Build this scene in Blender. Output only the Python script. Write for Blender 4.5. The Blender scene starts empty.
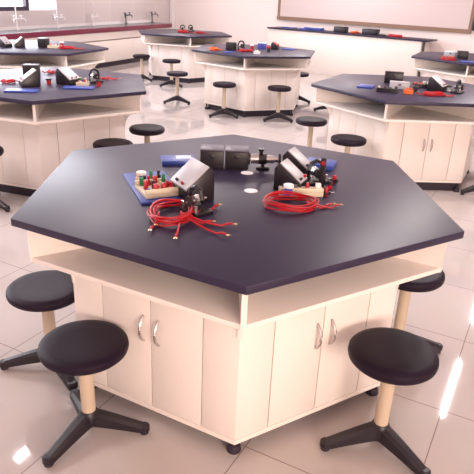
import bpy, bmesh, math, random
from mathutils import Vector, Matrix
random.seed(7)
S = bpy.context.scene
C = S.collection
PI = math.pi
R = math.radians

# ------------------------------------------------------------------ camera
CAM = Vector((-0.0965, -2.3418, 1.5556))
FOC = 579.84                                   # focal length in pixels of the 474 px frame
Mz = Matrix.Rotation(-0.04452186, 3, 'Z'); Mx = Matrix.Rotation(1.16820252, 3, 'X'); Mr = Matrix.Rotation(0.04472363, 3, 'Z')
M3 = Mz @ Mx @ Mr
cd = bpy.data.cameras.new('camera'); co = bpy.data.objects.new('camera', cd); C.objects.link(co)
co.matrix_world = Matrix.Translation(CAM) @ M3.to_4x4()
cd.sensor_width = 36; cd.lens = FOC / 474 * 36; cd.clip_start = 0.05; cd.clip_end = 200
S.camera = co
WIN_W = 320                                    # daylight outside each side window

def on(px, py, z):                             # where the sight line through a pixel meets the height z
    d = M3 @ Vector(((px - 237) / FOC, -(py - 237) / FOC, -1))
    return CAM + d * ((z - CAM.z) / d.z)

# ------------------------------------------------------------------ world and light
S.view_settings.view_transform = 'Standard'; S.view_settings.look = 'None'; S.view_settings.gamma = 1
S.view_settings.use_curve_mapping = False
S.view_settings.exposure = 0.0
W = bpy.data.worlds.new('world'); S.world = W; W.use_nodes = True
bg = W.node_tree.nodes['Background']; bg.inputs[0].default_value = (0.93, 0.90, 1.0, 1); bg.inputs[1].default_value = 3.0

def area(name, loc, target, sx, sy, power, col):
    l = bpy.data.lights.new(name, 'AREA'); l.shape = 'RECTANGLE'; l.size = sx; l.size_y = sy; l.energy = power; l.color = col
    o = bpy.data.objects.new(name, l); C.objects.link(o); o.location = loc
    o.rotation_euler = (Vector(target) - Vector(loc)).to_track_quat('-Z', 'Y').to_euler()
    return o
area('rear_window_daylight', (2.1, -5.6, 1.55), (0.0, 0.0, 0.5), 3.0, 1.4, 255, (1.0, 0.80, 0.66))

# ------------------------------------------------------------------ materials
def mat(name, col, rough=0.5, metal=0.0, spec=0.5, bump=0.0, bscale=60, var=0.0, vscale=6, coat=0.0):
    m = bpy.data.materials.new(name); m.use_nodes = True
    nt = m.node_tree; b = nt.nodes['Principled BSDF']
    b.inputs['Base Color'].default_value = (*col, 1); b.inputs['Roughness'].default_value = rough
    b.inputs['Metallic'].default_value = metal; b.inputs['Specular IOR Level'].default_value = spec
    b.inputs['Coat Weight'].default_value = coat
    tc = nt.nodes.new('ShaderNodeTexCoord')
    if var:
        n = nt.nodes.new('ShaderNodeTexNoise'); n.inputs['Scale'].default_value = vscale; n.inputs['Detail'].default_value = 4
        nt.links.new(tc.outputs['Object'], n.inputs['Vector'])
        x = nt.nodes.new('ShaderNodeMix'); x.data_type = 'RGBA'
        x.inputs[6].default_value = (*[c * (1 - var) for c in col], 1); x.inputs[7].default_value = (*[min(1, c * (1 + var)) for c in col], 1)
        nt.links.new(n.outputs['Fac'], x.inputs[0]); nt.links.new(x.outputs[2], b.inputs['Base Color'])
    if bump:
        n = nt.nodes.new('ShaderNodeTexNoise'); n.inputs['Scale'].default_value = bscale
        nt.links.new(tc.outputs['Object'], n.inputs['Vector'])
        bp = nt.nodes.new('ShaderNodeBump'); bp.inputs['Strength'].default_value = bump; bp.inputs['Distance'].default_value = 0.002
        nt.links.new(n.outputs['Fac'], bp.inputs['Height']); nt.links.new(bp.outputs['Normal'], b.inputs['Normal'])
    return m

M = dict(
    top=mat('resin_top', (0.022, 0.014, 0.043), 0.42, spec=0.42, var=0.06, vscale=3),
    white=mat('white_laminate', (0.83, 0.75, 0.70), 0.42, var=0.02, vscale=2),
    groove=mat('groove_shadow_gap', (0.35, 0.27, 0.24), 0.8),
    plinth=mat('black_plinth', (0.025, 0.016, 0.028), 0.5),
    seat=mat('black_moulded_seat', (0.012, 0.005, 0.015), 0.5, spec=0.22, bump=0.25, bscale=400),
    legs=mat('black_nylon_legs', (0.013, 0.008, 0.014), 0.4, bump=0.1, bscale=200),
    column=mat('cream_column', (0.56, 0.45, 0.34), 0.38),
    chrome=mat('satin_chrome', (0.62, 0.58, 0.58), 0.25, metal=0.9),
    wall=mat('wall_paint', (0.86, 0.76, 0.74), 0.7, var=0.02, vscale=1.2),
    ceiling=mat('ceiling_paint', (0.80, 0.72, 0.72), 0.8),
    board=mat('board_surface', (0.66, 0.55, 0.54), 0.35, var=0.02, vscale=1),
    frame=mat('tan_board_frame', (0.26, 0.16, 0.11), 0.5),
    dark=mat('dark_window_frame', (0.04, 0.025, 0.045), 0.4),
    maroon=mat('maroon_edge', (0.17, 0.007, 0.04), 0.35),
    counter=mat('grey_counter', (0.10, 0.11, 0.12), 0.25),
    pale=mat('pale_metal', (0.80, 0.76, 0.76), 0.35),
    green=mat('dark_green_tap', (0.05, 0.08, 0.07), 0.4),
    blue=mat('blue_cover', (0.035, 0.07, 0.34), 0.35),
    paper=mat('paper', (0.85, 0.83, 0.86), 0.6),
    black=mat('black_plastic', (0.016, 0.011, 0.016), 0.35),
    darkgrey=mat('dark_grey_case', (0.016, 0.010, 0.014), 0.45),
    casetop=mat('grey_case_top', (0.09, 0.075, 0.11), 0.4),
    grey=mat('grey_panel', (0.47, 0.45, 0.48), 0.35),
    cream=mat('cream_plastic', (0.72, 0.62, 0.46), 0.45),
    red=mat('red_wire', (0.46, 0.004, 0.012), 0.38),
    redp=mat('red_plastic', (0.42, 0.008, 0.02), 0.35),
    orange=mat('orange_plastic', (0.75, 0.13, 0.025), 0.4),
    brass=mat('brass_terminal', (0.80, 0.52, 0.25), 0.3, metal=0.8),
    greenp=mat('green_plastic', (0.02, 0.22, 0.08), 0.4),
    bluep=mat('violet_blue_plastic', (0.08, 0.09, 0.42), 0.35),
    pink=mat('pink_plastic', (0.65, 0.32, 0.36), 0.4),
)

def floor_mat():
    m = bpy.data.materials.new('floor_tiles'); m.use_nodes = True
    nt = m.node_tree; b = nt.nodes['Principled BSDF']
    tc = nt.nodes.new('ShaderNodeTexCoord'); mp = nt.nodes.new('ShaderNodeMapping'); mp.vector_type = 'POINT'
    # tile frame: x runs along the 60 degree joints
    mp.inputs['Rotation'].default_value = (0, 0, R(-60)); mp.inputs['Location'].default_value = (-0.04, -0.227 + 0.6, 0)
    br = nt.nodes.new('ShaderNodeTexBrick'); br.offset = 0; br.squash = 1
    br.inputs['Scale'].default_value = 1; br.inputs['Brick Width'].default_value = 0.6; br.inputs['Row Height'].default_value = 0.6
    br.inputs['Mortar Size'].default_value = 0.0022; br.inputs['Mortar Smooth'].default_value = 0.2; br.inputs['Bias'].default_value = 0
    br.inputs['Color1'].default_value = (0.56, 0.50, 0.485, 1); br.inputs['Color2'].default_value = (0.54, 0.48, 0.465, 1)
    br.inputs['Mortar'].default_value = (0.26, 0.19, 0.18, 1)
    nt.links.new(tc.outputs['Object'], mp.inputs['Vector']); nt.links.new(mp.outputs['Vector'], br.inputs['Vector'])
    n = nt.nodes.new('ShaderNodeTexNoise'); n.inputs['Scale'].default_value = 5; n.inputs['Detail'].default_value = 6
    nt.links.new(tc.outputs['Object'], n.inputs['Vector'])
    x = nt.nodes.new('ShaderNodeMix'); x.data_type = 'RGBA'; x.blend_type = 'MULTIPLY'; x.inputs[0].default_value = 0.10
    nt.links.new(br.outputs['Color'], x.inputs[6]); nt.links.new(n.outputs['Color'], x.inputs[7])
    nt.links.new(x.outputs[2], b.inputs['Base Color'])
    b.inputs['Roughness'].default_value = 0.045; b.inputs['Specular IOR Level'].default_value = 0.5
    return m
M['floor'] = floor_mat()

def tile_wall_mat():
    m = bpy.data.materials.new('grey_wall_tiles'); m.use_nodes = True
    nt = m.node_tree; b = nt.nodes['Principled BSDF']
    tc = nt.nodes.new('ShaderNodeTexCoord'); sp = nt.nodes.new('ShaderNodeSeparateXYZ'); cb = nt.nodes.new('ShaderNodeCombineXYZ')
    nt.links.new(tc.outputs['Object'], sp.inputs[0]); nt.links.new(sp.outputs['X'], cb.inputs['X']); nt.links.new(sp.outputs['Z'], cb.inputs['Y'])
    br = nt.nodes.new('ShaderNodeTexBrick'); br.offset = 0
    br.inputs['Scale'].default_value = 1; br.inputs['Brick Width'].default_value = 0.9; br.inputs['Row Height'].default_value = 0.6
    br.inputs['Mortar Size'].default_value = 0.004
    br.inputs['Color1'].default_value = (0.60, 0.53, 0.53, 1); br.inputs['Color2'].default_value = (0.57, 0.50, 0.50, 1)
    br.inputs['Mortar'].default_value = (0.75, 0.68, 0.68, 1)
    nt.links.new(cb.outputs[0], br.inputs['Vector']); nt.links.new(br.outputs['Color'], b.inputs['Base Color'])
    b.inputs['Roughness'].default_value = 0.3
    return m
M['tiles'] = tile_wall_mat()

def emit_mat(name, col, st):
    m = bpy.data.materials.new(name); m.use_nodes = True; b = m.node_tree.nodes['Principled BSDF']
    b.inputs['Emission Color'].default_value = (*col, 1); b.inputs['Emission Strength'].default_value = st
    return m
M['tube'] = emit_mat('lit_tube', (1.0, 0.95, 0.93), 14)
def glass_mat():
    m = bpy.data.materials.new('window_glass'); m.use_nodes = True; nt = m.node_tree
    out = nt.nodes['Material Output']; tr = nt.nodes.new('ShaderNodeBsdfTransparent'); gl = nt.nodes.new('ShaderNodeBsdfGlossy')
    gl.inputs['Roughness'].default_value = 0.02; mx = nt.nodes.new('ShaderNodeMixShader'); mx.inputs[0].default_value = 0.06
    nt.links.new(tr.outputs[0], mx.inputs[1]); nt.links.new(gl.outputs[0], mx.inputs[2]); nt.links.new(mx.outputs[0], out.inputs['Surface'])
    return m
M['glass'] = glass_mat()

# ------------------------------------------------------------------ mesh helpers
class MB:
    def __init__(s): s.bm = bmesh.new()
    def poly(s, pts, z0, z1, bev=0.0, T=None):              # vertical prism over a plan outline
        b = bmesh.new()
        lo = [b.verts.new((p[0], p[1], z0)) for p in pts]; hi = [b.verts.new((p[0], p[1], z1)) for p in pts]
        b.faces.new(lo[::-1]); b.faces.new(hi); n = len(pts)
        for i in range(n): b.faces.new((lo[i], lo[(i + 1) % n], hi[(i + 1) % n], hi[i]))
        return s._add(b, bev, T)
    def box(s, x0, x1, y0, y1, z0, z1, bev=0.0, T=None):
        return s.poly([(x0, y0), (x1, y0), (x1, y1), (x0, y1)], z0, z1, bev, T)
    def side(s, prof, x0, x1, bev=0.0, T=None):             # prism over an outline in the y-z plane, running along x
        b = bmesh.new()
        A = [b.verts.new((x0, p[0], p[1])) for p in prof]; B = [b.verts.new((x1, p[0], p[1])) for p in prof]
        b.faces.new(A[::-1]); b.faces.new(B); n = len(prof)
        for i in range(n): b.faces.new((A[i], A[(i + 1) % n], B[(i + 1) % n], B[i]))
        bmesh.ops.recalc_face_normals(b, faces=b.faces)
        return s._add(b, bev, T)
    def lathe(s, prof, seg=32, T=None):
        b = bmesh.new(); rings = []
        for r, z in prof:
            if r < 1e-6: rings.append([b.verts.new((0, 0, z))])
            else: rings.append([b.verts.new((r * math.cos(2 * PI * k / seg), r * math.sin(2 * PI * k / seg), z)) for k in range(seg)])
        for a, c in zip(rings, rings[1:]):
            for k in range(seg):
                k2 = (k + 1) % seg
                if len(a) == 1 and len(c) == 1: continue
                if len(a) == 1: b.faces.new((a[0], c[k2], c[k]))
                elif len(c) == 1: b.faces.new((a[k], a[k2], c[0]))
                else: b.faces.new((a[k], a[k2], c[k2], c[k]))
        if len(rings[0]) > 1: b.faces.new(rings[0][::-1])
        if len(rings[-1]) > 1: b.faces.new(rings[-1])
        bmesh.ops.recalc_face_normals(b, faces=b.faces)
        return s._add(b, 0, T)
    def cyl(s, p, q, r, r2=None, seg=16):
        p = Vector(p); q = Vector(q); d = q - p; r2 = r if r2 is None else r2
        T = Matrix.Translation(p) @ d.to_track_quat('Z', 'Y').to_matrix().to_4x4()
        return s.lathe([(r, 0), (r2, d.length)], seg, T)
    def tube(s, pts, r, seg=8, closed=False):
        pts = [Vector(p) for p in pts]; n = len(pts); rings = []; b = bmesh.new(); up = Vector((0, 0, 1))
        for i in range(n):
            a = pts[(i - 1) % n] if closed or i else pts[0]; c = pts[(i + 1) % n] if closed or i < n - 1 else pts[-1]
            t = (c - a).normalized(); u = t.cross(up)
            if u.length < 1e-3: u = t.cross(Vector((1, 0, 0)))
            u.normalize(); v = t.cross(u)
            rr = r[i] if isinstance(r, (list, tuple)) else r
            rings.append([b.verts.new(pts[i] + (u * math.cos(2 * PI * k / seg) + v * math.sin(2 * PI * k / seg)) * rr) for k in range(seg)])
        for i in range(n if closed else n - 1):
            a, c = rings[i], rings[(i + 1) % n]
            for k in range(seg): b.faces.new((a[k], a[(k + 1) % seg], c[(k + 1) % seg], c[k]))
        if not closed: b.faces.new(rings[0][::-1]); b.faces.new(rings[-1])
        bmesh.ops.recalc_face_normals(b, faces=b.faces)
        return s._add(b, 0, None)
    def _add(s, b, bev, T):
        if bev: bmesh.ops.bevel(b, geom=b.edges[:], offset=bev, segments=2, affect='EDGES', profile=0.5)
        if T is not None: bmesh.ops.transform(b, matrix=T, verts=b.verts)
        me = bpy.data.meshes.new('t'); b.to_mesh(me); b.free(); s.bm.from_mesh(me); bpy.data.meshes.remove(me)
        return s
    def mesh(s, name, m, angle=35):
        me = bpy.data.meshes.new(name)
        bmesh.ops.recalc_face_normals(s.bm, faces=s.bm.faces)
        for f in s.bm.faces: f.smooth = True
        s.bm.to_mesh(me); s.bm.free(); me.materials.append(m)
        me.set_sharp_from_angle(angle=R(angle))
        return me
    def build(s, name, m, parent=None, **k):
        return link(name, s.mesh(name, m), parent, **k)

def link(name, me, parent=None, loc=None, rot=None):
    o = bpy.data.objects.new(name, me); C.objects.link(o)
    if parent: o.parent = parent
    if loc is not None: o.location = loc
    if rot is not None: o.rotation_euler = rot
    return o
def thing(name, label, cat, loc=(0, 0, 0), rz=0.0, group=None):
    o = bpy.data.objects.new(name, None); C.objects.link(o); o.location = loc; o.rotation_euler = (0, 0, rz)
    o.empty_display_size = 0.1
    return tag(o, label, cat, group)
def tag(o, label, cat, group=None):
    o['label'] = label; o['category'] = cat
    if group: o['group'] = group
    return o
def struct(o): o['kind'] = 'structure'; return o
def dup(root, loc, rz, label):
    def cp(o, par):
        c = o.copy(); C.objects.link(c)
        if par: c.parent = par
        for ch in kids.get(o.name, []): cp(ch, c)
        return c
    kids = {}
    for o in list(C.objects):
        if o.parent: kids.setdefault(o.parent.name, []).append(o)
    r = cp(root, None); r.location = loc; r.rotation_euler = (0, 0, rz); r['label'] = label
    return r

# ------------------------------------------------------------------ room shell
ROOF = 3.0
LD = Vector((0.423, 0.906, 0)).normalized(); LN = Vector((-LD.y, LD.x, 0))      # left wall: direction, outward normal
h0 = 0.76
FR0 = on(0, 34.5, h0); FR0.z = 0; FR1 = on(172, 23.5, h0); FR1.z = 0
LD = (FR1 - FR0).normalized(); LN = Vector((-LD.y, LD.x, 0))
PA = on(267, 27, 0.84); PA.z = 0; PB = on(428, 40.5, 0.84); PB.z = 0            # front top edge of the white bench
RD = (PB - PA).normalized(); RN = Vector((-RD.y, RD.x, 0))
LW0 = FR1 + LN * 0.6                                                             # a point of the left wall
RW0 = PA + RN * 0.62
def cross(p, d, q, e):
    k = d.x * e.y - d.y * e.x; w = q - p
    return p + d * ((w.x * e.y - w.y * e.x) / k)
CORNER = cross(LW0, LD, RW0, RD)
def frame_of(p, d): return Matrix.Translation(p) @ Matrix.Rotation(math.atan2(d.y, d.x), 4, 'Z')
def place(o, T): o.matrix_world = T; return o

flr = MB().box(-14, 14, -8, 20, -0.1, 0).build('floor', M['floor']); struct(flr)
cl = MB().box(-14, 14, -8, 20, ROOF, ROOF + 0.1).build('ceiling', M['ceiling']); struct(cl)
# left wall, local x = towards the corner (corner at x = 0), local y = outwards
TL = frame_of(CORNER, LD)
def lx(px, py):                                                                  # local x of the point of the left wall seen at a pixel
    D = M3 @ Vector(((px - 237) / FOC, -(py - 237) / FOC, -1))
    n = LN; t = (CORNER - CAM).dot(n) / D.dot(n); q = CAM + D * t
    return (q - CORNER).dot(LD), q.z
def rx(px, py):
    D = M3 @ Vector(((px - 237) / FOC, -(py - 237) / FOC, -1))
    t = (CORNER - CAM).dot(RN) / D.dot(RN); q = CAM + D * t
    return (q - CORNER).dot(RD), q.z
wx1, wz0 = lx(57, 13); wxm, _ = lx(31, 8)
wz0 = 1.06; wz1 = 2.8
wins = [(wx1 - 3.6, wx1), (wx1 - 8.0, wx1 - 4.4)]
wl = MB()
T0 = 0.2
wl.box(-16, 0.2, 0, T0, 0, wz0).box(-16, 0.2, 0, T0, wz1, ROOF).box(wins[0][1], 0.2, 0, T0, wz0, wz1)
wl.box(wins[1][1], wins[0][0], 0, T0, wz0, wz1).box(-16, wins[1][0], 0, T0, wz0, wz1)
o = place(wl.build('wall_left', M['tiles']), TL); struct(o)
# window frames: a dark sash on the left part, a bare bright pane at the right end
for i, (a, b) in enumerate(wins):
    w = MB(); xm = wxm if i == 0 else b - 0.9
    fr = 0.06
    w.box(a, xm, 0.04, 0.10, wz0, wz0 + 0.07).box(a, xm, 0.04, 0.10, wz1 - 0.06, wz1)
    w.box(xm - 0.08, xm, 0.035, 0.105, wz0 + 0.07, wz1 - 0.06).box(a, a + fr, 0.035, 0.105, wz0 + 0.07, wz1 - 0.06)
    w.box((a + xm) / 2 - 0.03, (a + xm) / 2 + 0.03, 0.035, 0.105, wz0 + 0.07, wz1 - 0.06)
    f = place(w.build('window_%d' % (i + 1), M['dark']), TL); struct(f)
    p = MB().box(xm, b, 0.04, 0.09, wz0, wz0 + 0.02).box(xm + 0.55, xm + 0.59, 0.04, 0.09, wz0 + 0.02, wz1).build('bright_sash', M['pale'], f)
    g = MB().box(a + 0.01, b - 0.01, 0.066, 0.072, wz0 + 0.015, wz1 - 0.01).build('pane', M['glass'], f)
for i, (a, b) in enumerate(wins):              # daylight standing outside each window
    q = TL @ Vector(((a + b) / 2, 0.55, (wz0 + wz1) / 2 + 0.1))
    area('window_daylight', q, q - LN, b - a + 0.6, wz1 - wz0 + 0.4, WIN_W, (0.90, 0.93, 1.0))
# right wall, local x from the corner, local y = outwards
TR = frame_of(CORNER, RD)
o = place(MB().box(-0.2, 16, 0, 0.2, 0, ROOF).build('wall_right', M['wall']), TR); struct(o)
# the two walls behind and beside the viewer close the room; the rear one has a window
rw = MB().box(-6, 13.2, -14.2, -14, 0, ROOF).box(16.6, 20, -14.2, -14, 0, ROOF).box(13.2, 16.6, -14.2, -14, 0, 0.8).box(13.2, 16.6, -14.2, -14, 2.4, ROOF)
o = place(rw.build('wall_rear', M['wall']), TR); struct(o)
o = place(MB().box(13.2, 16.6, -14.14, -14.09, 0.8, 0.87).box(13.2, 16.6, -14.14, -14.09, 2.33, 2.4).box(13.2, 13.27, -14.14, -14.09, 0.87, 2.33).box(16.53, 16.6, -14.14, -14.09, 0.87, 2.33).box(14.87, 14.93, -14.14, -14.09, 0.87, 2.33).build('window_3', M['dark']), TR); struct(o)
MB().box(13.21, 16.59, -14.12, -14.115, 0.81, 2.39).build('pane', M['glass'], o)
o = place(MB().box(-22, 0.5, -13.2, -13.0, 0, ROOF).build('wall_side', M['wall']), TL); struct(o)
# white boxed-in pipe standing in the corner
o = place(MB().box(-0.13, -0.01, -0.12, -0.005, 0, ROOF, 0.008).build('trim_1', M['pale']), TL); struct(o)

# whiteboard
bx0, bz0 = rx(278, 18); bx1, _ = rx(471, 34)
wb = thing('whiteboard', 'long beige writing board in a tan frame on the far wall', 'whiteboard')
place(wb, TR @ Matrix.Translation((bx0, -0.002, 0)))
L = bx1 - bx0; z0 = bz0; z1 = z0 + 1.25
MB().box(0.03, L - 0.03, -0.02, 0, z0 + 0.03, z1 - 0.03).build('writing_surface', M['board'], wb)
MB().box(0, L, -0.045, 0, z0 - 0.03, z0 + 0.045).box(0, L, -0.03, 0, z1 - 0.04, z1).box(0, 0.06, -0.03, 0, z0 + 0.045, z1 - 0.04)\
    .box(L - 0.06, L, -0.03, 0, z0 + 0.045, z1 - 0.04).build('frame', M['frame'], wb)
bxa, bza = rx(473, 20)
wbx = thing('wall_box', 'small black box on the far wall beyond the end of the writing board', 'wall box')
place(wbx, TR @ Matrix.Translation((bx1 + 0.03, -0.002, z0 + 0.03)))
MB().box(0, 0.25, -0.10, 0, 0, 0.24, 0.01).build('casing', M['black'], wbx)
MB().box(0.03, 0.22, -0.108, -0.101, 0.03, 0.21, 0.003).build('front_grille', M['darkgrey'], wbx)

# ------------------------------------------------------------------ sink counter along the left wall
TCN = frame_of(FR1, LD)       # local x = 0 at the near right end, y = 0 at the front edge and + to the wall
CL = 13.0
wk = MB().box(-CL, 0, 0.02, 0.59, h0 - 0.03, h0).build('worktop', M['counter'])
place(wk, TCN); tag(wk, 'long grey sink worktop with a maroon front edge under the windows', 'worktop')
MB().box(-CL, 0, 0.0, 0.02, h0 - 0.085, h0, 0.004).build('edge_band', M['maroon'], wk)
MB().box(-CL, 0, 0.55, 0.585, h0, h0 + 0.05).build('upstand', M['pale'], wk)
cb = thing('sink_bench', 'long white base cabinet run under the maroon-edged sink worktop', 'cabinet'); place(cb, TCN)
MB().box(-CL, -0.02, 0.05, 0.58, 0.10, h0 - 0.032).build('carcass', M['groove'], cb)
MB().box(-CL, -0.02, 0.03, 0.05, 0.53, h0 - 0.09, 0.002).build('fascia_panel', M['white'], cb)
for k in range(8):
    x1 = -0.02 - k * 1.6
    MB().box(x1 - 1.597, x1, 0.03, 0.05, 0.10, 0.505, 0.002).build('front_panel', M['white'], cb)
MB().box(-CL, -0.04, 0.08, 0.57, 0.0, 0.10).build('plinth', M['plinth'], cb)

def tap(px, py, material, label, k):
    x, z = lx(px, py)
    # stands on the worktop close to the wall
    q = CORNER + LD * x - LN * 0.10
    t = thing('lab_tap', label, 'tap', (q.x, q.y, h0), math.atan2(LD.y, LD.x), 'taps along the sink worktop')
    MB().lathe([(0.035, 0.001), (0.035, 0.012), (0.014, 0.02), (0.012, 0.16), (0.02, 0.165), (0.02, 0.195), (0.010, 0.2), (0.010, k), (0, k)], 16).build('riser', M['pale'] if k > .3 else material, t)
    for s in (-1, 1):
        MB().tube([(0, 0, 0.18), (s * 0.05, -0.02, 0.182), (s * 0.12, -0.05, 0.185), (s * 0.135, -0.07, 0.17), (s * 0.14, -0.075, 0.13)], [0.012, 0.012, 0.012, 0.011, 0.009], 10).build('spout', material, t)
        MB().cyl((s * 0.09, -0.035, 0.19), (s * 0.09, -0.035, 0.225), 0.008).box(s * 0.09 - 0.035, s * 0.09 + 0.035, -0.047, -0.023, 0.222, 0.236, 0.003).build('handle', material, t)
tap(12, 20, M['pale'], 'white lab tap below the dark window frame, leftmost of the taps', 0.62)
tap(53, 19, M['pale'], 'white lab tap below the right end of the window', 0.62)
tap(89, 17, M['pale'], 'pale lab tap on the sink worktop right of the window', 0.45)
tap(122, 15, M['green'], 'dark lab tap on the sink worktop, second from its right end', 0.24)
tap(148.5, 14, M['green'], 'dark lab tap nearest the right end of the sink worktop', 0.24)

# ------------------------------------------------------------------ white demonstration bench before the writing board
TP = frame_of(PA, RD); PL = (PB - PA).length; hp = 0.84
pb = thing('demonstration_bench', 'long plain white bench with a thin dark top below the writing board', 'bench'); place(pb, TP)
MB().box(0.02, PL - 0.12, 0.03, 0.52, 0.0, hp - 0.03, 0.003).build('body', M['white'], pb)
MB().box(0, PL, 0, 0.56, hp - 0.03, hp, 0.006).build('benchtop', M['top'], pb)
MB().box(PL - 0.10, PL - 0.06, 0.02, 0.06, 0, hp - 0.031, 0.003).build('corner_post', M['black'], pb)

# ------------------------------------------------------------------ ceiling lamps (twin battens running at 60 degrees)
LR = R(60); ld = Vector((math.cos(LR), math.sin(LR), 0)); ln = Vector((math.sin(LR), -math.cos(LR), 0))
LAMP_W = 45
def batten(c, label):
    t = thing('ceiling_lamp', label, 'lamp', (c.x, c.y, ROOF), LR, 'tube lamps on the ceiling')
    MB().box(-0.62, 0.62, -0.04, 0.04, -0.06, -0.001, 0.004).build('batten_housing', M['pale'], t)
    MB().cyl((-0.6, 0, -0.09), (0.6, 0, -0.09), 0.022, seg=12).build('tube', M['tube'], t)
    l = bpy.data.lights.new('tube_light', 'AREA'); l.shape = 'RECTANGLE'; l.size = 1.2; l.size_y = 0.03; l.energy = LAMP_W; l.color = (1.0, 0.92, 0.90)
    lo = bpy.data.objects.new('tube_light', l); C.objects.link(lo); lo.parent = t; lo.location = (0, 0, -0.125)
    MB().box(-0.615, -0.59, -0.018, 0.018, -0.115, -0.058).box(0.59, 0.615, -0.018, 0.018, -0.115, -0.058).build('end_cap', M['pale'], t)
base = Vector((-1.82, 2.55, 0)); k = 0
for row, off, sh in (('left', 0.0, 0.2), ('right', 3.63, 0.71)):
    for j in (-1, 0, 1, 2, 3):
        c = base + ln * off + ld * (sh + j * 2.47)
        if (c - CORNER).dot(RN) > -0.8 or (row == 'right' and j < 0): continue
        where = {'left': 'over the left side of the room', 'right': 'over the right side of the room'}[row]
        order = ('rearmost behind the viewer', 'just behind the viewer', 'nearest above the foreground', 'second ahead of the viewer', 'third ahead of the viewer', 'farthest ahead of the viewer')[j + 2]
        batten(c, 'lit ceiling tube lamp %s, %s' % (where, order))
batten(base - ln * 3.63 + ld * 7.6, 'added unseen ceiling tube lamp over the farthest table, brightening the room corner')  # extra lamp out of view, added to brighten the far wall near the corner

# ------------------------------------------------------------------ hexagonal lab tables
TZ = 0.80; RT = 0.92
def hexp(r, n=6): return [(r * math.cos(R(-90 + 60 * k)), r * math.sin(R(-90 + 60 * k))) for k in range(6)]
ZS = 0.625; RC = 0.722; AC = RC * math.cos(R(30))
def fin_mesh():
    pts = [(0.012, TZ - 0.029), (0.868, TZ - 0.029), (0.868, ZS)]
    for i in range(7):
        a = i / 6 * PI / 2
        pts.append((0.722 + 0.10 * (1 - math.sin(a)) + 0.0, 0.50 + (ZS - 0.012 - 0.50) * math.cos(a)))
    pts += [(0.68, 0.50), (0.68, ZS + 0.017), (0.012, ZS + 0.017)]
    prof = [(p[0], p[1]) for p in pts]
    return MB().side(prof, -0.009, 0.009)
def shared(zb):
    d = {}
    d['top'] = MB().poly(hexp(RT), TZ - 0.028, TZ, 0.003).mesh('tabletop', M['top'])
    d['shelf'] = MB().poly(hexp(0.87), ZS, ZS + 0.018, 0.001).mesh('shelf', M['white'])
    d['body'] = MB().poly(hexp(RC - 0.018), zb + 0.02, ZS).mesh('cabinet_body', M['groove'])
    d['base'] = MB().poly(hexp(RC), zb, zb + 0.0195, 0.001).mesh('base_board', M['white'])
    d['plinth'] = MB().poly(hexp(0.665), 0.0, zb).mesh('plinth', M['plinth'])
    d['fin'] = fin_mesh().mesh('corner_panel', M['white'])
    d['foot'] = MB().lathe([(0.026, 0), (0.028, 0.008), (0.022, 0.03), (0.012, 0.035), (0.012, zb)], 16).mesh('foot', M['plinth'])
    W2 = RC / 2; s = 0.142; g = 0.0018
    xs = [-W2, -W2 + s, 0, W2 - s, W2]
    def panel(i):
        a, b = xs[i] + g, xs[i + 1] - g
        if i == 0: a -= g
        if i == 3: b += g
        # the face looks along local -y; outer surface at y = -AC; ends mitred
        m0 = 0.0087 if i == 0 else 0; m1 = 0.0087 if i == 3 else 0
        return MB().poly([(a, -AC), (b, -AC), (b - m1, -AC + 0.015), (a + m0, -AC + 0.015)], zb + 0.023, ZS - 0.004, 0.001)
    d['p0'] = panel(0).mesh('side_panel', M['white']); d['p3'] = panel(3).mesh('side_panel', M['white'])
    d['p1'] = panel(1).mesh('door', M['white']); d['p2'] = panel(2).mesh('door', M['white'])
    for nm, x in (('h1', -0.030), ('h2', 0.036)):
        pts = []; rr = []
        for i in range(13):
            t = i / 12; pts.append((x, -AC - 0.001 - 0.026 * math.sin(PI * t) ** 0.75, 0.36 + 0.105 * t)); rr.append(0.0045 + 0.0015 * math.sin(PI * t))
        d[nm] = MB().tube(pts, rr, 10).mesh('handle', M['chrome'])
    return d
SH_MAIN = shared(0.052); SH_BACK = shared(0.085)
def table(cx, cy, ang, label, doors):
    SH = SH_MAIN if cx == 0 else SH_BACK
    t = thing('lab_table', label, 'table', (cx, cy, 0), ang, 'hexagonal lab tables')
    tp = link('tabletop', SH['top'], t); link('shelf', SH['shelf'], t);
    link('cabinet_body', SH['body'], t); link('base_board', SH['base'], t); link('plinth', SH['plinth'], t)
    for k in range(6):
        a = R(-90 + 60 * k)
        link('corner_panel', SH['fin'], t, rot=(0, 0, a - PI / 2))
        link('foot', SH['foot'], t, loc=(0.688 * math.cos(a), 0.688 * math.sin(a), 0))
        rz = R(30 + 60 * k)                                  # face k lies between corner k and k+1
        link('side_panel', SH['p0'], t, rot=(0, 0, rz)); link('side_panel', SH['p3'], t, rot=(0, 0, rz))
        d1 = link('door', SH['p1'], t, rot=(0, 0, rz)); d2 = link('door', SH['p2'], t, rot=(0, 0, rz))
        if k in doors:
            link('handle', SH['h1'], d1); link('handle', SH['h2'], d2)
    return t, tp
U = 0.92
main_t, main_top = table(0, 0, 0, 'large hexagonal lab table in the foreground with cream cabinets and a dark top', (0, 5))
for px, py in ((247, 173), (251, 191)):
    p = on(px, py, TZ)
    o = MB().lathe([(0.028, 0), (0.028, 0.0015), (0.024, 0.003), (0, 0.003)], 28).build('cable_cap', M['paper'], main_top, loc=(p.x, p.y, TZ))
    o['label'] = 'round white cap set in the tabletop'
table(-1.645 * U, 2.836 * U, 0.169, 'hexagonal lab table at the left edge, just behind the foreground table', ())
table(-2.627 * U, 5.841 * U, 0.701, 'hexagonal lab table at the far left, nearest the window and the sink worktop', ())
table(0.452 * U, 6.599 * U, -0.209, 'hexagonal lab table behind the middle of the foreground table, two stools before it', ())
table(-0.792 * U, 9.637 * U, 0.185, 'farthest hexagonal lab table, near the room corner', ())
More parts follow.
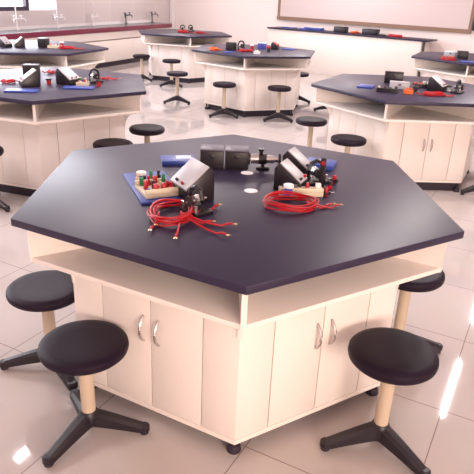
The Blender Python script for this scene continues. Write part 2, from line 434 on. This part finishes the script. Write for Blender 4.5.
table(1.822 * U, 3.322 * U, -0.503, 'hexagonal lab table at the right behind the foreground table, chrome handles on its front', (0,))
table(3.857 * U, 6.710 * U, -0.468, 'hexagonal lab table at the far right before the writing board', ())

# ------------------------------------------------------------------ stools
def make_stool(label):
    t = thing('lab_stool', label, 'stool', (0, 0, 0), 0, 'round black lab stools')
    MB().lathe([(0, 0.358), (0.10, 0.358), (0.144, 0.364), (0.153, 0.373), (0.156, 0.384), (0.154, 0.397), (0.146, 0.405), (0.128, 0.4085), (0.08, 0.4065), (0, 0.405)], 56).build('seat', M['seat'], t)
    MB().lathe([(0.026, 0.07), (0.026, 0.30), (0.025, 0.357)], 24).build('column', M['column'], t)
    MB().lathe([(0.0, 0.035), (0.030, 0.038), (0.036, 0.050), (0.036, 0.085), (0.032, 0.098), (0.0275, 0.104), (0.0265, 0.104)], 24).build('hub', M['legs'], t)
    for k in range(3):
        b = MB(); n = 7; bm = bmesh.new(); rings = []
        for i in range(n):
            u = i / (n - 1); x = 0.024 + u * 0.188
            zt = 0.098 - 0.058 * u ** 1.1; hh = 0.055 - 0.028 * u; w = 0.028 - 0.007 * u
            zb = zt - hh
            pr = [(-w, zb), (-w * 0.95, zt - 0.010), (-w * 0.45, zt), (w * 0.45, zt), (w * 0.95, zt - 0.010), (w, zb)]
            rings.append([bm.verts.new((x, y, z)) for y, z in pr])
        for a, c in zip(rings, rings[1:]):
            for j in range(6): bm.faces.new((a[j], a[(j + 1) % 6], c[(j + 1) % 6], c[j]))
        bm.faces.new(rings[0]); bm.faces.new(rings[-1][::-1])
        b._add(bm, 0, None)
        b.lathe([(0.017, 0.012), (0.0215, 0.018), (0.021, 0.036), (0.014, 0.042), (0, 0.043)], 16, Matrix.Translation((0.204, 0, 0)))
        l = b.build('leg', M['legs'], t, rot=(0, 0, 2 * PI * k / 3))
        MB().lathe([(0.015, 0), (0.017, 0.003), (0.015, 0.012)], 14, Matrix.Translation((0.204, 0, 0))).build('foot_pad', M['plinth'], l)
    return t
HS = 0.39
NEAR = {(84, 345): 0.383, (393, 353.5): 0.41, (409, 271.5): 0.425}
HF = 0.42                                     # the stools farther back are screwed up a little higher
def sp(cx, cy): p = on(cx, cy, NEAR.get((cx, cy), HS) if cy > 200 else HF); return (p.x, p.y, 0)
stools = [   # seat centre in the photograph, one leg's azimuth (deg), label
    (84, 345, 238, 'round black stool before the left doors of the foreground table, whole base in view'),
    (45.5, 287.5, 187, 'round black stool at the left edge, half behind the corner of the foreground table'),
    (393, 353.5, 187, 'round black stool at the right before the foreground table'),
    (409, 271.5, 0, 'round black stool tucked under the right corner of the foreground table'),
    (147, 129, 250, 'round black stool between the foreground table and the left table, fully round seat in view'),
    (113, 144.5, 250, 'round black stool just peeping over the back left edge of the foreground table'),
    (224.5, 84.3, 210, 'round black stool at the left face of the middle back table'),
    (279.5, 88, 210, 'round black stool at the right face of the middle back table'),
    (177.3, 73.4, 210, 'round black stool before the farthest table, the nearer of two in line'),
    (171.5, 60.8, 210, 'round black stool before the farthest table, the farther of two in line'),
    (141.5, 56, 330, 'round black stool at the left side of the farthest table'),
    (311.5, 120.8, 250, 'round black stool behind the back right edge of the foreground table, the left of two'),
    (348.6, 139.5, 250, 'round black stool in front of the right table, the right of two'),
    (299, 74, 330, 'round black stool half hidden behind the right side of the middle back table'),
    (332, 82, 172, 'round black stool behind the left end of the right table, only a foot peeping out'),
    (-19, 151, 330, 'round black stool cut off by the left edge of the picture'),
    (493, 147, 190, 'round black stool cut off by the right edge of the picture'),
]
proto = None
for cx, cy, a, lab in stools:
    if proto is None:
        proto = make_stool(lab); proto.location = sp(cx, cy); proto.rotation_euler = (0, 0, R(a)); proto.scale = (1, 1, NEAR[(cx, cy)] / HS)
    else:
        o = dup(proto, sp(cx, cy), R(a), lab)
        if (cx, cy) in NEAR: o.scale = (1, 1, NEAR[(cx, cy)] / HS)
        if cy < 200: o.scale = (0.98, 0.98, HF / HS)

# ------------------------------------------------------------------ kit on the tables
def yaw_px(a, b, z):                       # azimuth of the line between two points of a surface
    p = on(*a, z); q = on(*b, z); return math.atan2(q.y - p.y, q.x - p.x)
def at(px, py, z):
    return on(px, py, z) if px is not None else Vector((py[0], py[1], z))
def folder(px, py, yaw, label, w=0.21, d=0.15, h=0.016, sheet=True, z=TZ, g='blue folders'):
    p = at(px, py, z); t = thing('folder', label, 'folder', (p.x, p.y, z), yaw, g)
    MB().box(-w / 2, w / 2, -d / 2, d / 2, 0.0, h, 0.002).build('cover', M['blue'], t)
    if sheet: MB().box(-0.01, w * 0.38, -d * 0.12, d * 0.33, h, h + 0.001).build('label_sheet', M['paper'], t)
    return t
def meter(px, py, yaw, label, w=0.11, d=0.13, hb=0.115, hf=0.035, z=TZ, face='grey', g='sloped desk meters'):
    p = at(px, py, z); t = thing('meter', label, 'meter', (p.x, p.y, z), yaw, g)
    # slope looks along local -y
    MB().side([(-d / 2, 0), (d / 2, 0), (d / 2, hb * 0.8), (d / 2 - 0.02, hb), (-d / 2, hf)], -w / 2, w / 2, 0.003).build('housing', M['black'], t)
    a = math.atan2(hb - hf, d - 0.02); ln_ = math.hypot(hb - hf, d - 0.02)
    T = Matrix.Translation((0, -d / 2, hf)) @ Matrix.Rotation(a, 4, 'X')
    MB().box(-w / 2 + 0.002, w / 2 - 0.002, 0.004, ln_ - 0.002, 0.0, 0.006, 0.001, T).build('face_panel', M[face], t)
    for s in (-1, 1): MB().lathe([(0.006, 0.006), (0.006, 0.014), (0.004, 0.018), (0, 0.018)], 10, T @ Matrix.Translation((s * 0.025, 0.018, 0))).build('terminal', M['redp' if s > 0 else 'black'], t)
    return t
def tray(px, py, yaw, label, w=0.15, d=0.10, seed=1, z=TZ, base='cream', cols=('redp', 'black', 'cream', 'greenp', 'redp', 'black', 'bluep', 'pink'), n=12, g='component boards'):
    p = at(px, py, z); t = thing('component_board', label, 'circuit board', (p.x, p.y, z), yaw, g); r = random.Random(seed)
    MB().box(-w / 2, w / 2, -d / 2, d / 2, 0, 0.014, 0.002).box(-w / 2, w / 2, -d / 2, -d / 2 + 0.012, 0.014, 0.034, 0.002).box(-w / 2, w / 2, d / 2 - 0.012, d / 2, 0.014, 0.03, 0.002).build('board', M[base], t)
    k = 0; nx = 4
    for i in range(n):
        x = -w / 2 + 0.02 + (i % nx) * (w - 0.04) / (nx - 1) + r.uniform(-.004, .004); y = -d / 2 + 0.022 + (i // nx) * (d - 0.044) / 2 + r.uniform(-.003, .003)
        c = M[cols[r.randrange(len(cols))]]; s = r.uniform(0.007, 0.011); hh = r.uniform(0.02, 0.042)
        T = Matrix.Translation((x, y, 0.013))
        if i % 3 == 1: MB().box(-s, s, -s * .8, s * .8, 0, hh, 0.0015, T).build('component', c, t)
        elif i % 3 == 0: MB().lathe([(s, 0), (s, hh * .5), (s * .55, hh * .55), (s * .75, hh), (0, hh * 1.05)], 12, T).build('binding_post', c, t)
        else: MB().lathe([(s * .9, 0), (s, hh * .3), (s, hh * .85), (s * .7, hh), (0, hh)], 12, T).build('knob', c, t)
    return t
def leads(px, py, yaw, label, rx_=0.075, ry_=0.05, ends=((0.13, 0.03), (0.15, -0.01), (0.12, 0.0), (-0.04, -0.06)), seed=3, z=TZ, loops=5, m='red', g='bundles of red leads', wire=0.0028):
    p = at(px, py, z); t = thing('test_leads', label, 'cable', (p.x, p.y, z), yaw, g); r = random.Random(seed)
    b = MB()
    for k in range(loops):
        dx, dy = r.uniform(-.008, .008), r.uniform(-.006, .006); zz = wire + 0.0045 * k; ph = r.uniform(0, 6)
        s = r.uniform(0.88, 1.06)
        b.tube([(dx + rx_ * s * math.cos(2 * PI * i / 30), dy + ry_ * s * math.sin(2 * PI * i / 30), zz + 0.004 * (1 + math.sin(3 * 2 * PI * i / 30 + ph))) for i in range(30)], wire, 7, True)
    tips = []
    for i, (ex, ey) in enumerate(ends):
        sx, sy = rx_ * 0.55 * (1 if ex > 0 else -1), -ry_ * 0.5 + i * 0.006
        pts = []
        for j in range(10):
            u = j / 9; pts.append((sx + (ex - sx) * u, sy + (ey - sy) * u + 0.008 * math.sin(PI * u * 1.5 + i), wire + 0.026 * (1 - u) * (0.5 + 0.5 * math.cos(u * 3)) + (0.010 if u == 1 else 0.004 * math.sin(PI * u))))
        b.tube(pts, wire, 7); tips.append((Vector(pts[-1]), (Vector(pts[-1]) - Vector(pts[-3])).normalized()))
    b.build('wire', M[m], t)
    for q, d in tips:
        T = Matrix.Translation(q) @ Matrix.Rotation(math.atan2(d.y, d.x), 4, 'Z')
        f = MB().lathe([(0.0045, 0), (0.0045, 0.016), (0.003, 0.018)], 10, T @ Matrix.Rotation(PI / 2, 4, 'Y')).build('sleeve', M['redp'], t)
        pts = [(0.016, 0, 0), (0.022, 0, 0), (0.026, 0.006, 0), (0.034, 0.0055, 0), (0.034, 0.0025, 0), (0.028, 0.0025, 0), (0.026, 0, 0), (0.028, -0.0025, 0), (0.034, -0.0025, 0), (0.034, -0.0055, 0), (0.026, -0.006, 0), (0.022, -0.001, 0), (0.016, -0.001, 0)]
        MB().poly([(a[0], a[1]) for a in pts], -0.001, 0.001, 0, T).build('spade_terminal', M['brass'], f)
    return t
def motor(px, py, yaw, label, z=TZ, s=1.0, g='model motors'):
    p = at(px, py, z); t = thing('model_motor', label, 'motor', (p.x, p.y, z), yaw, g)
    MB().box(-0.045 * s, 0.045 * s, -0.035 * s, 0.035 * s, 0, 0.012 * s, 0.002).build('base', M['black'], t)
    pts = [(-0.03 * s, 0, 0.012 * s), (-0.032 * s, 0, 0.05 * s), (-0.022 * s, 0, 0.075 * s), (0, 0, 0.084 * s), (0.022 * s, 0, 0.075 * s), (0.032 * s, 0, 0.05 * s), (0.03 * s, 0, 0.012 * s)]
    MB().tube(pts, 0.008 * s, 10).build('magnet_arch', M['black'], t)
    MB().cyl((0, -0.04 * s, 0.04 * s), (0, 0.04 * s, 0.04 * s), 0.004 * s).cyl((0, -0.012 * s, 0.04 * s), (0, 0.02 * s, 0.04 * s), 0.017 * s).build('armature', M['chrome'], t)
    MB().cyl((0, -0.034 * s, 0.04 * s), (0, -0.024 * s, 0.04 * s), 0.019 * s).build('commutator', M['darkgrey'], t)
    for sx in (-1, 1): MB().cyl((sx * 0.032 * s, -0.026 * s, 0.012 * s), (sx * 0.032 * s, -0.026 * s, 0.034 * s), 0.006 * s).build('terminal_post', M['chrome'], t)
    return t
def case(px, py, yaw, label, w=0.10, d=0.075, h=0.075, z=TZ, g='dark instrument cases', lid='casetop', body='darkgrey'):
    p = at(px, py, z); t = thing('instrument_case', label, 'case', (p.x, p.y, z), yaw, g)
    MB().box(-w / 2, w / 2, -d / 2, d / 2, 0, h - 0.008, 0.003).build('body', M[body], t)
    MB().box(-w / 2 - 0.001, w / 2 + 0.001, -d / 2 - 0.001, d / 2 + 0.001, h - 0.0075, h, 0.002).build('lid', M[lid], t)
    MB().box(-0.012, 0.012, -d / 2 - 0.005, -d / 2 - 0.0005, h * 0.55, h * 0.75, 0.001).build('latch', M['black'], t)
    return t
def pot(px, py, label, m1='paper', m2='bluep', r=0.016, h=0.04, z=TZ):
    p = at(px, py, z); t = thing('bobbin', label, 'bobbin', (p.x, p.y, z), 0)
    MB().lathe([(r, 0), (r, 0.004), (r * .8, 0.006), (r * .8, h * .7), (r * .95, h * .72)], 20).build('winding', M[m2], t)
    MB().lathe([(r * 1.05, h * .72), (r * 1.05, h * .95), (r * .9, h), (0, h)], 20).build('cap', M[m1], t)
    return t

# --- foreground table, left kit
folder(178.5, 162, R(10), 'blue folder with a white sheet, beside the left dark case on the foreground table', 0.16, 0.11, 0.02)
folder(None, (-0.345, -0.085), R(19), 'blue folder under the component board of the left kit, foreground table', 0.18, 0.38, 0.012, False)
meter(None, (-0.185, -0.175), R(-62), 'black sloped meter with a pale grey face in the left kit of the foreground table', 0.15, 0.12, 0.135, 0.05)
tray(None, (-0.325, -0.165), R(24), 'cream component board with red and black posts beside the sloped meter, left kit', 0.13, 0.15, 4, z=TZ + 0.0125, n=16)
pot(141.5, 182, 'white-capped violet bobbin on the blue folder of the left kit', r=0.02, h=0.045, z=TZ + 0.0125)
motor(196, 212, R(-50), 'black and chrome model motor before the pale sloped meter, left kit', s=1.15)
leads(171, 217, R(-4), 'coil of red leads with brass forks in the left kit of the foreground table', 0.070, 0.100,
      ((0.150, 0.110), (0.13, -0.05), (0.206, -0.07), (0.19, -0.16), (-0.035, -0.09), (-0.045, -0.13), (0.045, -0.18)), 5, loops=7, wire=0.0034)
# --- foreground table, centre
yc = yaw_px((200, 169), (250, 171), TZ)
case(212, 165.5, yc, 'dark instrument case on the foreground table, the left of two end to end', 0.106, 0.10, 0.088)
case(236.5, 166.5, yc, 'dark instrument case on the foreground table, the right of two, beside the metal barrel', 0.106, 0.10, 0.088)
p = on(262.5, 168.5, TZ)
g_ = thing('optical_barrel', 'horizontal metal barrel with black clamps right of the two dark cases', 'instrument', (p.x, p.y, TZ), yc)
Tb = Matrix.Translation((-0.07, 0.0, 0.045)) @ Matrix.Rotation(PI / 2, 4, 'Y')
MB().lathe([(0.010, -0.01), (0.010, 0.012), (0.022, 0.014), (0.022, 0.06), (0.018, 0.062), (0.018, 0.12), (0.012, 0.122), (0.012, 0.15)], 24, Tb).build('barrel', M['chrome'], g_)
for z_ in (0.0, 0.14): MB().lathe([(0.029, z_), (0.029, z_ + 0.010)], 24, Tb).build('end_plate', M['black'], g_)
MB().lathe([(0.024, 0.05), (0.024, 0.085)], 24, Tb).build('clamp_ring', M['black'], g_)
MB().cyl((-0.01, 0, 0.066), (-0.01, 0, 0.088), 0.009).lathe([(0.013, 0), (0.013, 0.009)], 16, Matrix.Translation((-0.01, 0, 0.084))).build('clamp_screw', M['black'], g_)
MB().box(-0.03, 0.03, -0.02, 0.02, 0, 0.01, 0.002).cyl((0, 0, 0.009), (0, 0, 0.028), 0.008).build('stand', M['black'], g_)
MB().box(0.066, 0.08, -0.014, 0.014, 0, 0.02, 0.002).build('end_foot', M['black'], g_)
# --- foreground table, right kit
folder(320, 166, R(-22), 'blue folder behind the right kit of the foreground table', 0.14, 0.12, 0.022, False)
meter(290, 189, R(64), 'black sloped meter with a grey face at the left of the right kit, foreground table', 0.085, 0.12, 0.115, 0.04)
meter(297, 175, R(64), 'grey-faced sloped meter behind the front one of the right kit, foreground table', 0.085, 0.12, 0.115, 0.04)
yt = yaw_px((278, 197), (322, 198), TZ)
tray(300.5, 195, yt, 'cream component board behind the oval coil of red leads, right kit', 0.178, 0.045, 9, n=8, cols=('redp', 'black', 'chrome', 'redp', 'black', 'pale'))
pot(288, 195, 'white-capped violet bobbin on the cream board of the right kit', r=0.02, h=0.045, z=TZ + 0.0145)
motor(315, 182, R(20), 'black and chrome model motor before the blue folder, right kit', s=1.15)
p = on(321, 188, TZ)
f_ = thing('frame_stand', 'thin black upright frame at the right of the right kit', 'stand', (p.x, p.y, TZ), R(70))
MB().box(-0.03, 0.03, -0.02, 0.02, 0, 0.008, 0.002).build('base', M['black'], f_)
MB().box(-0.004, 0.004, -0.012, 0.012, 0.008, 0.13, 0.002).build('upright', M['black'], f_)
MB().cyl((-0.012, 0, 0.11), (0.02, 0, 0.11), 0.008).build('clamp_knob', M['redp'], f_)
for i, (px, py, c, lab) in enumerate(((327, 196, 'black', 'black plug lying at the right of the right kit, nearest its cream board'), (330, 189, 'redp', 'red plug at the right of the right kit, between the two black ones'), (333, 183, 'black', 'black plug farthest back at the right of the right kit'))):
    p = on(px, py, TZ); t = thing('banana_plug', lab, 'plug', (p.x, p.y, TZ + 0.012), R(20 + 50 * i), 'loose plugs')
    MB().cyl((-0.02, 0, 0), (0.012, 0, 0), 0.010, 0.007).build('grip', M[c], t)
    MB().cyl((0.012, 0, 0), (0.032, 0, 0), 0.003).build('pin', M['chrome'], t)
    MB().box(-0.012, 0.0, -0.008, 0.008, -0.012, 0.024, 0.002).build('socket', M['black' if c == 'redp' else 'redp'], t)
leads(291, 207, yt, 'oval coil of red leads at the right of the foreground table', 0.098, 0.075, ((0.145, 0.012), (0.17, 0.0), (0.13, -0.012)), 8, loops=7)

# --- left table
folder(22, 91.5, R(4), 'blue folder at the left front of the left table, a dark meter behind it', 0.23, 0.12, 0.012, False)
folder(79, 88.5, R(2), 'blue folder under the right kit on the left table', 0.23, 0.11, 0.012, False)
meter(30, 86, R(-62), 'black sloped meter behind the leftmost blue folder on the left table', 0.12, 0.14, 0.125, 0.04)
case(32, 74.5, R(5), 'dark case behind the left sloped meter on the left table', 0.13, 0.10, 0.085)
meter(68.5, 84, R(64), 'black sloped meter with a grey face at the middle of the left table', 0.13, 0.14, 0.125, 0.04)
tray(83, 85.5, R(4), 'component board between meter and motor in the right kit, left table', 0.09, 0.12, 21, n=16)
motor(94.5, 82.5, R(40), 'black model motor at the right of the kit on the left table', s=1.3)
leads(104, 80, R(10), 'red leads lying at the right of the left table', 0.045, 0.018, ((0.09, 0.0), (0.11, 0.02)), 11, loops=3, wire=0.004)
leads(54, 73.5, R(10), 'red leads at the back of the left table between the two kits', 0.06, 0.025, ((0.09, 0.0), (-0.09, 0.02)), 12, loops=3, wire=0.004)
leads(9, 83, R(15), 'red leads at the left end of the left table', 0.05, 0.03, ((0.09, 0.03), (-0.10, 0.0)), 13, loops=4, wire=0.004)
# --- far left table
meter(5.5, 47, R(64), 'black sloped meter on the far left table, the left one of a facing pair', 0.11, 0.12, 0.115, 0.035, face='grey')
meter(19.5, 47, R(-62), 'black sloped meter on the far left table, the right one of a facing pair', 0.11, 0.12, 0.115, 0.035, face='grey')
leads(-10, 46.5, R(0), 'red leads at the left end of the far left table', 0.05, 0.04, ((0.08, 0.0), (-0.08, 0.0)), 14, loops=3, wire=0.005)
case(44, 47, R(75), 'grey-lidded dark case at the middle of the far left table', 0.12, 0.10, 0.11, lid='grey')
tray(55, 48, R(0), 'component board with white parts beside the grey-lidded case, far left table', 0.16, 0.10, 23, cols=('pale', 'orange', 'pale', 'redp', 'black'))
leads(66, 49, R(0), 'red leads spread at the right of the far left table', 0.09, 0.06, ((0.17, 0.0), (0.2, 0.03), (0.15, -0.03)), 15, loops=5, wire=0.005)
# --- middle back table
leads(214, 50.5, R(0), 'orange red leads at the left of the middle back table', 0.06, 0.05, ((0.1, 0.0), (0.09, 0.04)), 16, loops=6, m='orange', wire=0.006)
case(231, 50, R(-20), 'dark case at the left kit of the middle back table', 0.12, 0.10, 0.10, lid='black')
motor(241, 50, R(20), 'black model motor beside the dark case, middle back table', s=1.4)
folder(229, 52.5, R(-10), 'blue folder before the dark case on the middle back table', 0.12, 0.12, 0.012, False)
leads(246, 52, R(0), 'red leads before the motor on the middle back table', 0.08, 0.05, ((0.12, 0.0), (-0.1, 0.0)), 17, loops=5, wire=0.005)
case(262, 48.5, R(-10), 'white case with violet side in the middle of the middle back table', 0.12, 0.10, 0.08, lid='paper', body='bluep')
meter(275, 49.5, R(70), 'dark meter at the right kit of the middle back table', 0.10, 0.10, 0.10, 0.05, face='redp')
folder(289, 49.5, R(-25), 'blue folder at the right end of the middle back table', 0.16, 0.20, 0.012, False)
tray(257, 54, R(-10), 'small pale board nearest the front corner of the middle back table', 0.08, 0.07, 25, base='pale', n=4, cols=('pale', 'cream'))
# --- farthest table
leads(183, 33, R(0), 'red leads at the left of the farthest table', 0.09, 0.08, ((0.2, 0.0), (0.14, 0.05)), 18, loops=8, wire=0.007)
motor(182.5, 31.5, R(0), 'black model motor on the farthest table, the left of two', s=1.35)
motor(190.5, 31.5, R(30), 'black model motor on the farthest table, the right of two', s=1.35)
leads(200, 33.5, R(0), 'red leads at the right of the motors on the farthest table', 0.08, 0.07, ((0.15, 0.0),), 19, loops=4, wire=0.006)
# --- right table
folder(366, 87, R(-25), 'blue folder at the left of the right table', 0.13, 0.17, 0.014, False)
case(393, 83, R(-14), 'black case standing at the back of the right table', 0.17, 0.06, 0.105, lid='black', body='black')
case(399, 88.5, R(-14), 'light grey case before the black one on the right table', 0.17, 0.09, 0.06, lid='grey', body='grey')
tray(387, 92, R(-20), 'dark board with black parts at the front left of the right table', 0.18, 0.06, 31, base='black', cols=('black', 'darkgrey', 'pale', 'redp', 'black'), n=8)
tray(408, 93.5, R(-10), 'orange board near the front of the right table', 0.075, 0.07, 32, base='orange', cols=('orange', 'redp', 'orange', 'black'), n=8)
tray(422, 87.5, R(-8), 'component board with black and orange parts in the middle of the right table', 0.16, 0.10, 33, base='black', cols=('black', 'orange', 'pale', 'cream', 'orange', 'black', 'redp'), n=16)
meter(437, 90.5, R(50), 'black sloped meter with a grey face at the right of the right table', 0.13, 0.14, 0.12, 0.04)
leads(434, 96, R(-5), 'red leads lying flat at the front right of the right table', 0.085, 0.03, ((0.12, 0.0), (0.14, -0.02), (-0.13, 0.01)), 20, loops=6, wire=0.0035)
motor(457, 93, R(50), 'black model motor at the right end of the right table', s=1.3)
# --- far right table
case(449, 56.5, R(-10), 'white case at the back of the far right table', 0.13, 0.12, 0.07, lid='paper', body='grey')
tray(448, 60, R(-10), 'orange and red component board on the far right table', 0.18, 0.12, 35, base='redp', cols=('orange', 'orange', 'redp', 'black'))
case(462, 58.5, R(-15), 'black case right of the orange board on the far right table', 0.14, 0.14, 0.10, lid='black', body='black')
folder(470, 62.5, R(-15), 'blue folder at the right end of the far right table', 0.24, 0.16, 0.014, False)
# --- loose spools and blocks between the instruments
pot(99, 86, 'black-capped bobbin at the right end of the blue folder, left table', 'black', 'redp', 0.022, 0.05)
pot(49, 84, 'small red-wound bobbin between the two kits on the left table', 'black', 'redp', 0.022, 0.045)
pot(252, 49, 'pale-capped bobbin left of the white case, middle back table', 'pale', 'redp', 0.028, 0.06)
pot(268.5, 52, 'red-capped bobbin before the dark meter, middle back table', 'redp', 'black', 0.028, 0.07)
pot(415, 92, 'black-capped bobbin right of the orange board, right table', 'black', 'darkgrey', 0.022, 0.05)
pot(448, 91, 'black-capped bobbin between the meter and the motor, right table', 'black', 'grey', 0.022, 0.05)
pot(62, 46.5, 'white-capped bobbin behind the red leads, far left table', 'paper', 'redp', 0.028, 0.06)
# --- on the white bench
zp = hp; BA = math.atan2(RD.y, RD.x)
def bn(px, dy=0.26):
    q = on(px, 27 + 13.5 * (px - 267) / 161, hp) + RN * dy
    return (q.x, q.y)
case(None, bn(308), BA, 'blue case on the white bench below the writing board', 0.40, 0.16, 0.06, z=zp, lid='paper', body='blue')
tray(None, bn(301, 0.10), BA, 'small pale blue board at the left of the blue case, white bench', 0.14, 0.08, 50, base='bluep', z=zp, n=4, cols=('pale', 'bluep'))
case(None, bn(335), BA, 'black case on the white bench, the left of two', 0.25, 0.18, 0.11, z=zp, lid='black', body='black')
case(None, bn(365), BA, 'black case on the white bench, the right of two', 0.31, 0.18, 0.11, z=zp, lid='black', body='black')
leads(None, bn(350, 0.2), BA, 'red leads between the two black cases on the white bench', 0.07, 0.10, ((0.08, 0.12),), 40, loops=6, z=zp, m='orange', wire=0.009)
leads(None, bn(391, 0.2), BA, 'red leads right of the black cases on the white bench', 0.13, 0.10, ((0.22, 0.0),), 41, loops=6, z=zp, wire=0.008)
tray(None, bn(378, 0.2), BA, 'small dark board beside the right black case on the white bench', 0.12, 0.10, 51, base='darkgrey', z=zp, n=4, cols=('pale', 'bluep'))
folder(None, bn(283), BA, 'pale blue folder at the left end of the white bench', 0.30, 0.16, 0.02, True, z=zp)
